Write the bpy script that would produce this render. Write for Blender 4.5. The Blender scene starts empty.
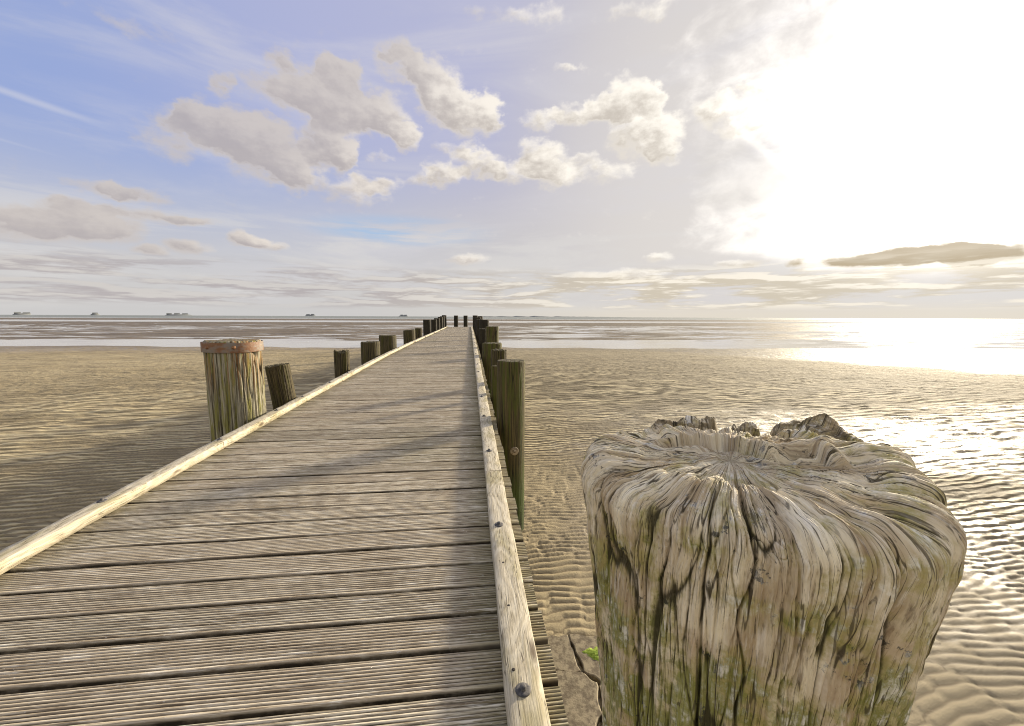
import bpy, math, random
import numpy as np
random.seed(5)
PI = math.pi
C = bpy.context.scene.collection
SUN_AZ, SUN_EL = 52.2, 13.7
CAMZ = 2.25

# ------------------------------------------------------------------ noise
def _hash(ix, iy, seed):
    h = (ix.astype(np.int64) * 374761393 + iy.astype(np.int64) * 668265263 + seed * 974634777) & 0xffffffff
    h = ((h ^ (h >> 13)) * 1274126177) & 0xffffffff
    h = (h ^ (h >> 16)) & 0xffff
    return h * (2 * PI / 65536.0)

def perlin(x, y, seed=0, px=None):
    x = np.asarray(x, float); y = np.asarray(y, float)
    x0 = np.floor(x); y0 = np.floor(y); fx = x - x0; fy = y - y0
    def g(dx, dy):
        ix = x0 + dx
        if px: ix = np.mod(ix, px)
        a = _hash(ix, y0 + dy, seed)
        return np.cos(a) * (fx - dx) + np.sin(a) * (fy - dy)
    u = fx * fx * fx * (fx * (fx * 6 - 15) + 10); v = fy * fy * fy * (fy * (fy * 6 - 15) + 10)
    a = g(0, 0); b = g(1, 0); c = g(0, 1); d = g(1, 1)
    return 1.5 * ((a + (b - a) * u) * (1 - v) + (c + (d - c) * u) * v)

def fbm(x, y, seed=0, octv=4, gain=0.5):
    r = 0; a = 1.0; s = 0
    for i in range(octv):
        r = r + a * perlin(x * 2 ** i, y * 2 ** i, seed + 17 * i); s += a; a *= gain
    return r / s

def sstep(a, b, x):
    t = np.clip((x - a) / (b - a), 0, 1)
    return t * t * (3 - 2 * t)

# ------------------------------------------------------------------ object helpers
def tag(o, label=None, cat=None, group=None, kind=None):
    if label: o['label'] = label
    if cat: o['category'] = cat
    if group: o['group'] = group
    if kind: o['kind'] = kind
    return o

def empty(name, loc=(0, 0, 0)):
    o = bpy.data.objects.new(name, None); C.objects.link(o); o.location = loc
    return o

def mesh_np(name, co, quads, mat, parent=None, smooth=True, attrs=None, tris=None):
    """co (n,3); quads (m,4) int"""
    me = bpy.data.meshes.new(name)
    co = np.asarray(co, np.float32); quads = np.asarray(quads, np.int32).reshape(-1, 4)
    nt = 0 if tris is None else len(tris)
    me.vertices.add(len(co)); me.vertices.foreach_set('co', co.ravel())
    loops = quads.ravel(); starts = np.arange(len(quads), dtype=np.int32) * 4
    tot = np.full(len(quads), 4, np.int32)
    if nt:
        tris = np.asarray(tris, np.int32).reshape(-1, 3)
        starts = np.concatenate([starts, len(loops) + np.arange(nt, dtype=np.int32) * 3])
        loops = np.concatenate([loops, tris.ravel()]); tot = np.concatenate([tot, np.full(nt, 3, np.int32)])
    me.loops.add(len(loops)); me.loops.foreach_set('vertex_index', loops.astype(np.int32))
    me.polygons.add(len(starts)); me.polygons.foreach_set('loop_start', starts.astype(np.int32))
    me.polygons.foreach_set('loop_total', tot)
    me.update(calc_edges=True)
    if smooth: me.polygons.foreach_set('use_smooth', np.ones(len(starts), bool))
    if attrs:
        for k, v in attrs.items():
            v = np.asarray(v, np.float32)
            if v.ndim == 1:
                at = me.attributes.new(k, 'FLOAT', 'POINT'); at.data.foreach_set('value', v)
            else:
                at = me.attributes.new(k, 'FLOAT_VECTOR', 'POINT'); at.data.foreach_set('vector', v.ravel())
    me.materials.append(mat)
    o = bpy.data.objects.new(name, me); C.objects.link(o)
    if parent: o.parent = parent
    return o

def grid_quads(nu, nv, wrap=False, base=0):
    """verts indexed i*nv+j, i<nu, j<nv ; wrap in i"""
    iu = np.arange(nu if wrap else nu - 1); jv = np.arange(nv - 1)
    I, J = np.meshgrid(iu, jv, indexing='ij'); I2 = (I + 1) % nu
    return (np.stack([I * nv + J, I2 * nv + J, I2 * nv + J + 1, I * nv + J + 1], -1) + base).reshape(-1, 4)

class MB:
    """collects grids and boxes in one mesh"""
    def __init__(s): s.co = []; s.q = []; s.n = 0; s.a = {}
    def add(s, co, q, **attrs):
        co = np.asarray(co, float).reshape(-1, 3); s.co.append(co); s.q.append(np.asarray(q).reshape(-1, 4) + s.n); s.n += len(co)
        for k, v in attrs.items():
            v = np.asarray(v, float)
            if v.ndim == 0: v = np.full(len(co), float(v))
            s.a.setdefault(k, []).append(v)
    def box(s, x0, x1, y0, y1, z0, z1, **attrs):
        co = [(x, y, z) for x in (x0, x1) for y in (y0, y1) for z in (z0, z1)]
        q = [(0, 1, 3, 2), (4, 6, 7, 5), (0, 4, 5, 1), (2, 3, 7, 6), (0, 2, 6, 4), (1, 5, 7, 3)]
        s.add(co, q, **attrs)
    def lathe(s, prof, c=(0, 0, 0), axis='z', n=20, **attrs):
        prof = np.asarray(prof, float); th = np.arange(n) / n * 2 * PI
        r = prof[:, 0][None]; z = np.broadcast_to(prof[:, 1][None], (n, len(prof)))
        a = r * np.cos(th)[:, None]; b = r * np.sin(th)[:, None]
        if axis == 'z': co = np.stack([a, b, z], -1)
        elif axis == 'x': co = np.stack([z, a, b], -1)
        else: co = np.stack([b, z, a], -1)
        s.add(co.reshape(-1, 3) + np.array(c), grid_quads(n, len(prof), True), **attrs)
    def build(s, name, mat, parent=None, smooth=False):
        at = {k: np.concatenate(v) for k, v in s.a.items()} if s.a else None
        return mesh_np(name, np.concatenate(s.co), np.concatenate(s.q), mat, parent, smooth, at)

# ------------------------------------------------------------------ shader helper
class G:
    def __init__(s, tree): s.t = tree
    def node(s, ty, **kw):
        n = s.t.nodes.new(ty)
        for k, v in kw.items(): setattr(n, k, v)
        return n
    def put(s, sock, v):
        if v is None: return
        if isinstance(v, S): s.t.links.new(v.s, sock)
        elif isinstance(v, bpy.types.NodeSocket): s.t.links.new(v, sock)
        else:
            if sock.type == 'RGBA' and len(v) == 3: v = (*v, 1)
            sock.default_value = v
    def m(s, op, a, b=None, c=None, clamp=False):
        n = s.node('ShaderNodeMath', operation=op, use_clamp=clamp)
        for i, v in enumerate((a, b, c)): s.put(n.inputs[i], v)
        return S(s, n.outputs[0])
    def vm(s, op, a, b=None):
        n = s.node('ShaderNodeVectorMath', operation=op)
        s.put(n.inputs[0], a)
        if b is not None:
            s.put(n.inputs['Scale'] if op == 'SCALE' else n.inputs[1], b)
        return S(s, n.outputs['Value'] if op in ('DOT_PRODUCT', 'LENGTH') else n.outputs[0])
    def xyz(s, x, y, z):
        n = s.node('ShaderNodeCombineXYZ')
        for i, v in enumerate((x, y, z)): s.put(n.inputs[i], v)
        return S(s, n.outputs[0])
    def sep(s, v):
        n = s.node('ShaderNodeSeparateXYZ'); s.put(n.inputs[0], v)
        return [S(s, n.outputs[i]) for i in range(3)]
    def noise(s, v, scale=1, detail=4, rough=.5, dist=0, col=False):
        n = s.node('ShaderNodeTexNoise'); s.put(n.inputs['Vector'], v)
        n.inputs['Scale'].default_value = scale; n.inputs['Detail'].default_value = detail
        n.inputs['Roughness'].default_value = rough; n.inputs['Distortion'].default_value = dist
        return S(s, n.outputs['Color' if col else 'Fac'])
    def voro(s, v, scale=1, feature='F1', rnd=1):
        n = s.node('ShaderNodeTexVoronoi', feature=feature); s.put(n.inputs['Vector'], v)
        n.inputs['Scale'].default_value = scale; n.inputs['Randomness'].default_value = rnd
        return S(s, n.outputs['Distance'])
    def ss(s, v, a, b, lo=0., hi=1.):
        n = s.node('ShaderNodeMapRange', interpolation_type='SMOOTHSTEP'); s.put(n.inputs[0], v)
        for i, q in enumerate((a, b, lo, hi)): s.put(n.inputs[i + 1], q)
        return S(s, n.outputs[0])
    def mix(s, f, a, b, mode='MIX'):
        n = s.node('ShaderNodeMix', data_type='RGBA', blend_type=mode)
        s.put(n.inputs[0], f); s.put(n.inputs[6], a); s.put(n.inputs[7], b)
        return S(s, n.outputs[2])
    def bump(s, h, strength=.5, dist=.01, nrm=None):
        n = s.node('ShaderNodeBump'); s.put(n.inputs['Height'], h)
        n.inputs['Strength'].default_value = strength; n.inputs['Distance'].default_value = dist
        if nrm: s.put(n.inputs['Normal'], nrm)
        return S(s, n.outputs[0])
    def attr(s, name, vec=False):
        n = s.node('ShaderNodeAttribute', attribute_name=name)
        return S(s, n.outputs['Vector' if vec else 'Fac'])
    def geo(s, which='Position'): return S(s, s.node('ShaderNodeNewGeometry').outputs[which])
    def obj(s): return S(s, s.node('ShaderNodeTexCoord').outputs['Object'])
    def scl(s, v, k): return s.vm('MULTIPLY', v, k)

class S:
    def __init__(s, g, k): s.g = g; s.s = k
    def __add__(s, o): return s.g.m('ADD', s, o)
    __radd__ = __add__
    def __mul__(s, o): return s.g.m('MULTIPLY', s, o)
    __rmul__ = __mul__
    def __sub__(s, o): return s.g.m('SUBTRACT', s, o)
    def __rsub__(s, o): return s.g.m('SUBTRACT', o, s)
    def __truediv__(s, o): return s.g.m('DIVIDE', s, o)

def material(name):
    m = bpy.data.materials.new(name); m.use_nodes = True
    t = m.node_tree; t.nodes.clear(); g = G(t)
    out = g.node('ShaderNodeOutputMaterial'); b = g.node('ShaderNodeBsdfPrincipled')
    t.links.new(b.outputs[0], out.inputs[0])
    return m, g, b

def setp(g, b, col=None, rough=None, nrm=None, spec=None, metal=None):
    g.put(b.inputs['Base Color'], col); g.put(b.inputs['Roughness'], rough); g.put(b.inputs['Normal'], nrm)
    g.put(b.inputs['Specular IOR Level'], spec); g.put(b.inputs['Metallic'], metal)

# ------------------------------------------------------------------ materials
def mat_deck():
    m, g, b = material('grooved_deck_wood')
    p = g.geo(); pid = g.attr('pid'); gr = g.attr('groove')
    off = g.xyz(pid * 7.31, pid * 3.17, pid * 11.9)
    q = g.vm('ADD', p, off)
    streak = g.noise(g.scl(q, (2.2, 90, 30)), 1, 5, .6)
    fine = g.noise(g.scl(q, (14, 420, 60)), 1, 3, .6)
    blot = g.noise(g.scl(q, (2.0, 7, 3)), 1, 4, .6)
    big = g.noise(g.scl(p, (.9, .5, 1)), 1, 3, .5)
    col = g.mix(g.ss(streak, .3, .7), (.25, .185, .11), (.80, .70, .51))
    col = g.mix(g.ss(fine, .50, .64) * .75, col, (.80, .74, .60))
    col = g.mix(g.ss(fine, .49, .36) * .65, col, (.075, .058, .042))
    col = g.mix(g.ss(blot, .52, .72) * .45, col, (.185, .150, .095))
    pr = g.noise(g.xyz(pid * 3.7, 0.5, 0.2), 1, 0)
    pr2 = g.noise(g.xyz(pid * 1.93, 7.5, 4.2), 1, 0)
    col = g.mix(g.ss(pr2, .52, .75) * .45, col, (.17, .145, .10))
    col = g.mix(g.ss(pr, .3, .7) * .5, col, (.40, .325, .225))
    col = g.mix(g.ss(big, .55, .75) * .35, col, (.22, .20, .10))
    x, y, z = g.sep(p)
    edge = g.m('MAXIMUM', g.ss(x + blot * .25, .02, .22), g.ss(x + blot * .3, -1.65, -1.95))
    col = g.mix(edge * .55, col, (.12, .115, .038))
    # knots: dark small ovals with a ring
    wp = g.noise(g.scl(q, (3.5, 26, 5)), 1, 5, .7)
    col = g.mix(g.ss(wp, .52, .66) * g.ss(fine, .42, .56) * .7, col, (.80, .75, .63))
    dkp = g.noise(g.scl(g.vm('ADD', q, (9, 2, 4)), (3.0, 60, 5)), 1, 5, .7)
    col = g.mix(g.ss(dkp, .53, .64) * .75, col, (.12, .085, .05))
    kd = g.voro(g.scl(q, (3.2, 11.5, 3)), 1)
    col = g.mix(g.ss(kd, .12, .05) * .45, col, (.085, .055, .035))
    # white dry specks
    sp = g.noise(g.scl(q, (60, 160, 60)), 1, 2, .6)
    col = g.mix(g.ss(sp, .66, .74) * .7, col, (.62, .58, .50))
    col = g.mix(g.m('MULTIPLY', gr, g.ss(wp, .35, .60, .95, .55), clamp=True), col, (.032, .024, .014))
    worn = g.noise(g.scl(q, (1.1, 16, 3)), 1, 4, .6)
    col = g.mix(g.ss(worn, .56, .72) * .4, col, (.42, .37, .28))
    h = streak * .6 + fine * .5
    setp(g, b, col, .78, g.bump(h, .55, .004), .3)
    return m

def mat_kerb():
    m, g, b = material('weathered_kerb_wood')
    p = g.geo(); q = g.vm('ADD', p, g.xyz(g.attr('pid') * 5.3, g.attr('pid') * 2.1, 0))
    w = g.noise(g.scl(q, (4, 1.6, 4)), 1, 2, .5)
    x, y, z = g.sep(q)
    ring = g.m('SINE', (x * 7 + w * 9 + z * 5) * 11 + g.noise(g.scl(q, (60, 5, 60)), 1, 3) * 6)
    fine = g.noise(g.scl(q, (220, 9, 220)), 1, 4, .65)
    blot = g.noise(g.scl(q, (9, 3.0, 9)), 1, 4, .6)
    col = g.mix(g.ss(ring * .5 + .5, .2, .9), (.60, .54, .41), (.50, .44, .32))
    col = g.mix(g.ss(fine, .52, .30) * .6, col, (.15, .12, .07))
    col = g.mix(g.ss(fine, .55, .75) * .5, col, (.68, .63, .52))
    col = g.mix(g.ss(blot, .5, .68) * .6, col, (.30, .26, .12))
    cr = g.noise(g.scl(q, (70, 2.2, 70)), 1, 3, .5)
    crack = g.ss(g.m('ABSOLUTE', cr - .5), .018, .004) * g.ss(blot, .42, .55)
    col = g.mix(crack * .8, col, (.05, .035, .02))
    kd = g.voro(g.scl(q, (9, 2.3, 9)), 1)
    col = g.mix(g.ss(kd, .16, .08) * .8, col, (.09, .055, .03))
    setp(g, b, col, .75, g.bump(fine * .6 + ring * .12 - crack, .6, .004), .3)
    return m

def mat_post(name, pale=(.42, .35, .24), dark=(.10, .075, .04), moss=(.16, .16, .025), mossy=.5, wet=.0):
    m, g, b = material(name)
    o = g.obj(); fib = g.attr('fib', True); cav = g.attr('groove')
    kf = 13 if name.startswith('banded') else 26
    st = g.noise(g.scl(fib, (kf, kf, 1.3 if kf == 13 else 2.0)), 1, 5, .62)
    fi = g.noise(g.scl(fib, (120, 120, 14)), 1, 4, .7)
    pt = g.noise(g.scl(fib, (5, 5, 2.2)), 1, 5, .6)
    col = g.mix(g.ss(st, .38, .62), dark, pale)
    col = g.mix(g.ss(fi, .55, .75) * .55, col, tuple(min(1, c * 1.35) for c in pale))
    col = g.mix(g.ss(fi, .46, .28) * .6, col, tuple(c * .5 for c in dark))
    col = g.mix(g.ss(pt, .62 - .3 * mossy, .75 - .25 * mossy) * .85, col, moss)
    x, y, z = g.sep(g.geo())
    low = g.ss(z + pt * .5, 1.05, .55)
    col = g.mix(low * .85, col, (.055, .085, .012))
    col = g.mix(g.ss(z + pt * .6, .75, .2) * .8, col, (.03, .028, .018))
    top = g.ss(g.attr('top'), .5, 1)
    col = g.mix(top * .7, col, g.mix(g.ss(g.noise(o, 40, 4, .7), .42, .58), (.05, .04, .022), (.22, .19, .12)))
    if name.startswith('banded'):
        rs_ = g.noise(g.scl(fib, (14, 14, .8)), 1, 3, .5)
        col = g.mix(g.ss(rs_, .50, .62) * g.ss(z, 1.35, 1.8) * .7, col, (.25, .12, .035))
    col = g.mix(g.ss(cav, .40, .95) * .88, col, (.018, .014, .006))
    setp(g, b, col, .8 - .3 * wet, g.bump(st * .5 + fi * .6, .8, .006), .3)
    return m

def mat_stump():
    m, g, b = material('weathered_stump_wood')
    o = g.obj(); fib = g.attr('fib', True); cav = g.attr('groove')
    st = g.noise(g.scl(fib, (16, 16, 3)), 1, 5, .6, .3)
    fi = g.noise(g.scl(fib, (75, 75, 7)), 1, 5, .68, .3)
    ff = g.noise(g.scl(fib, (210, 210, 26)), 1, 3, .6)
    iso = g.noise(o, 9, 6, .62)
    iso2 = g.noise(g.vm('ADD', o, (5, 3, 1)), 14, 6, .66)
    iso3 = g.noise(g.vm('ADD', o, (1, 8, 4)), 38, 5, .7)
    col = g.mix(g.ss(st, .34, .66), (.40, .30, .175), (.82, .735, .54))
    col = g.mix(g.ss(fi, .50, .70) * .65, col, (.88, .82, .70))
    col = g.mix(g.ss(fi, .46, .30) * .7, col, (.17, .115, .07))
    col = g.mix(g.ss(ff, .56, .72) * .4, col, (.74, .68, .56))
    x, y, z = g.sep(o)
    # reddish brown flanks
    col = g.mix(g.ss(iso, .50, .66) * g.ss(z, -.05, -.22) * .55, col, (.38, .25, .14))
    # algae: patches, stronger on the side facing right and in hollows
    al = iso2 + g.ss(x, -.05, .30) * .05 - g.ss(z, -.10, 0.) * .045 + g.ss(z, -.05, -.30) * .05 + cav * .05
    col = g.mix(g.ss(al, .44, .60) * .75, col, (.37, .32, .10))
    gn = g.ss(al + (iso3 - .5) * .5 + g.ss(z, -.1, -.3) * .07, .575, .69)
    col = g.mix(gn * .7, col, (.16, .18, .025))
    nz_ = g.sep(g.geo('Normal'))[2]
    crumb = g.noise(g.scl(o, (30, 30, 60)), 1, 5, .7)
    yb_ = g.ss(x * .575 + y * .818, .07, .17) * g.ss(z, -.06, .0)
    col = g.mix(yb_ * g.ss(crumb, .32, .54) * .85, col, (.15, .115, .06))
    # black lichen specks
    bk = g.ss(iso3 + (iso - .5) * .6, .645, .70)
    col = g.mix(bk * .85, col, (.03, .034, .036))
    # whiter patches on ridge crests
    wh = g.ss(iso3 * .5 + iso2 * .5, .50, .62) * g.ss(cav, .35, .05) * g.ss(fi, .38, .58)
    col = g.mix(wh * .8, col, (.88, .85, .78))
    for (sc_, zz_, wd_, am_) in ((30, 1.3, .012, .9), (80, 3.4, .016, .75), (190, 9, .020, .4)):
        ln = g.noise(g.scl(g.vm('ADD', fib, (3.3, 1.1, .7)), (sc_, sc_, zz_)), 1, 2, .5)
        lm = g.ss(g.m('ABSOLUTE', ln - .5), wd_, wd_ * .3) * g.ss(iso2, .34, .48)
        col = g.mix(lm * am_, col, (.045, .034, .018))
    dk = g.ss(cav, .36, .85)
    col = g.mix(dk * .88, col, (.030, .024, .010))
    h = fi * .8 + ff * .4 + iso3 * .5 + st * .4
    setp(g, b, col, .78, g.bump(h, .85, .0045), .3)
    return m

def mat_sand():
    m, g, b = material('rippled_wet_sand')
    p = g.geo(); x, y, z = g.sep(p)
    q = g.xyz(x, y, 0.)
    D = g.vm('LENGTH', q)
    gz = g.noise(g.scl(q, (.16, .30, 1)), 1, 4, .55)
    wetn = g.noise(g.scl(g.vm('ADD', q, (31, 4, 0)), (.10, .30, 1)), 1, 5, .6)
    spk = g.noise(q, 3.2, 4, .7)
    fine = g.noise(q, 55, 3, .6)
    gr = g.noise(q, 350, 2, .6)
    dry = g.mix(g.ss(gz, .35, .65), (.33, .265, .145), (.44, .36, .21))
    dry = g.mix(g.ss(fine, .35, .65) * .4, dry, (.27, .215, .125))
    dry = g.mix(g.ss(gr, .45, .7) * .35, dry, (.50, .44, .32))
    wetc = g.mix(g.ss(gz, .35, .65), (.17, .122, .060), (.25, .185, .098))
    # wet patches: more on the right near side; the shore by the channel always wet
    right = g.ss(x - y * .12, -.5, 2.2) * g.ss(y, 1.8, 4.2, .15, 1.) * g.ss(y + (wetn - .5) * 16, 13.0, 4.5)
    left_dry = g.ss(x, -1.0, -5.0)
    shore = g.ss(y + (wetn - .5) * 9 + g.ss(x, 8., 26.) * 13, 24.5, 29.)
    w = g.m('MAXIMUM', shore, g.ss(wetn + right * .19 - left_dry * .16 - g.ss(y, 8., 12.) * .2, .50, .68))
    w = w * g.ss(spk, .36, .60, .35, 1.) * .92
    hollow = g.attr('low')
    w2 = g.m('MAXIMUM', w, g.m('MULTIPLY', hollow, .45))
    col = g.mix(w2 * .8, dry, wetc)
    # dense ripple bands, darker troughs
    wq = g.vm('ADD', q, g.vm('SCALE', g.noise(g.scl(q, (.5, .5, 1)), 1, 2, .5, col=True), .9))
    rb1 = g.noise(g.scl(wq, (2.2, 11, 1)), 1, 3, .6)
    rb2 = g.noise(g.scl(wq, (.8, 3.6, 1)), 1, 4, .65)
    rb = g.ss(rb1, .54, .44) * g.ss(D, 5, 9) * g.ss(D, 26, 13) * .25 + g.ss(rb2, .53, .42) * g.ss(D, 12, 20) * .45
    pat = g.noise(g.scl(q, (.35, .9, 1)), 1, 4, .6)
    def wave(lam, w1, w2, sd, sl):
        n1 = g.noise(g.scl(g.vm('ADD', q, (sd, 0, 0)), (w1 * 2.0, w1 * 1.5, 1)), 1, 3, .5)
        n2 = g.noise(g.scl(g.vm('ADD', q, (0, sd, 0)), (w2, w2, 1)), 1, 1, .5)
        ph = (y + x * sl) * (6.2832 / lam) + n1 * 17. + n2 * 4.
        am = g.ss(g.noise(g.scl(g.vm('ADD', q, (sd, sd, 0)), (w1 * 1.3, w1 * 3, 1)), 1, 2, .5), .36, .58, .25, 1.)
        return (g.m('SINE', ph) * .5 + .5) * am
    wv1 = wave(.125, .55, 2.5, 3.7, -.10); wv2 = wave(.23, .35, 1.3, 9.1, -.16)
    f1 = g.ss(D, 4.8, 7.0) * g.ss(D, 12, 8.5); f2 = g.ss(D, 8., 11) * g.ss(D, 24, 14)
    wvh = wv1 * f1 + wv2 * f2
    wvn = f1 + f2
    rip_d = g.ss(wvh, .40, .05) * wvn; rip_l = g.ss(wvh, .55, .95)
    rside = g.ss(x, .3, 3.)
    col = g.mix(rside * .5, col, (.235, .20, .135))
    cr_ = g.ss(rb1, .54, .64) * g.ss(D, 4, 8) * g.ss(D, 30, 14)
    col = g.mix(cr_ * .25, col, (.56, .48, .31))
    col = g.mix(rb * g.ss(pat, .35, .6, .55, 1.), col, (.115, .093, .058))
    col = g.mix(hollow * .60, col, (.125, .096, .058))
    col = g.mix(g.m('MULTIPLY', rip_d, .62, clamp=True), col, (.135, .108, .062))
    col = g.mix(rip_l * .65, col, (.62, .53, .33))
    mud = g.ss(y, 29, 35)
    col = g.mix(mud * .85, col, g.mix(g.ss(gz, .4, .6), (.105, .082, .055), (.175, .14, .095)))
    rough = .85 - w * (.44 + shore * .1)
    rough = rough + mud * .12
    b1 = g.noise(g.scl(q, (5.5, 11, 1)), 1, 4, .6)
    b2 = g.noise(g.scl(q, (1.3, 3.2, 1)), 1, 5, .6)
    fl = g.ss(D, 6, 13)
    near_h = fine * .12 + gr * .06
    far_h = wvh * .9 + rb1 * .7 * g.ss(D, 5, 9) * g.ss(D, 30, 14) + b1 * .7 * fl * g.ss(D, 45, 20) + b2 * 1.4 * g.ss(D, 9, 20)
    h = near_h + far_h * (1.15 - w * .4)
    setp(g, b, col, rough, g.bump(h, 1.0, .045), g.ss(w, 0., 1., .20, .34) - mud * .1)
    return m

def mat_water(name, base=(.05, .055, .05), rough=.06, bs=.15, sc=3., spec=.5):
    m, g, b = material(name)
    q = g.geo()
    n = g.noise(g.scl(q, (sc, sc * 2.2, 1)), 1, 4, .6)
    n2 = g.noise(g.scl(q, (.25, .8, 1)), 1, 3, .6)
    r = g.ss(n2, .35, .7, rough, rough + .14)
    setp(g, b, base, r, g.bump(n, bs, .03), spec)
    return m

def mat_simple(name, c1, c2, scale=20, rough=.6, metal=0., bump=.3, spec=.4, obj=True):
    m, g, b = material(name)
    p = g.obj() if obj else g.geo()
    n = g.noise(p, scale, 5, .65); n2 = g.noise(p, scale * 5, 3, .6)
    col = g.mix(g.ss(n, .38, .62), c1, c2)
    setp(g, b, col, rough, g.bump(n * .6 + n2 * .4, bump, .004), spec, metal)
    return m

def mat_band():
    m, g, b = material('rusty_iron')
    o = g.obj()
    n = g.noise(g.scl(o, (5, 5, 9)), 1, 5, .65); n2 = g.noise(o, 45, 4, .6)
    col = g.mix(g.ss(n, .46, .60), (.21, .18, .15), (.19, .085, .035))
    col = g.mix(g.ss(n2, .5, .68) * .7, col, (.27, .17, .09))
    setp(g, b, col, .6, g.bump(n2, .5, .004), .4, g.ss(n, .58, .42, 0, .25))
    return m

M = dict(deck=mat_deck(), kerb=mat_kerb(), stump=mat_stump(), sand=mat_sand(),
         post_left=mat_post('banded_post_wood', (.40, .37, .27), (.055, .045, .022), (.20, .19, .035), .5),
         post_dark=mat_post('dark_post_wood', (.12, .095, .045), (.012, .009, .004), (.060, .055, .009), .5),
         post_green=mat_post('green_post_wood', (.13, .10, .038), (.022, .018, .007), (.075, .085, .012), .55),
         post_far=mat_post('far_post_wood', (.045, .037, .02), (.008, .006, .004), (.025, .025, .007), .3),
         beam=mat_simple('beam_wood', (.09, .075, .05), (.18, .15, .10), 9, .85),
         bolt=mat_simple('bolt_metal', (.055, .055, .06), (.14, .13, .12), 60, .75, .1),
         rust=mat_simple('rusty_bolt', (.16, .06, .02), (.32, .18, .09), 60, .7, .2),
         washer=mat_simple('worn_washer', (.16, .12, .07), (.36, .29, .19), 60, .6, .1),
         nail=mat_simple('nail_hole', (.015, .012, .01), (.04, .03, .02), 90, .8),
         band=mat_band(),
         channel=mat_water('channel_water', (.48, .47, .44), .04, .025, 1.2),
         sea=mat_simple('sea_water', (.20, .225, .22), (.26, .275, .26), .004, .75, 0, 0., .15, False),
         slab=mat_simple('clay_slab', (.13, .10, .06), (.29, .24, .15), 22, .8, 0, 1.),
         moss=mat_simple('bright_moss', (.17, .26, .02), (.33, .42, .05), 60, .9, 0, 1.),
         islet=mat_simple('distant_land', (.20, .215, .215), (.235, .245, .24), .01, .9, 0, 0., .2, False),  # distance haze put into the land colour as pale blue-grey
         house=mat_simple('distant_house_wall', (.20, .205, .21), (.23, .235, .235), .01, .9, 0, 0., .2, False))  # wall colour carries the painted distance haze too

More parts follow.
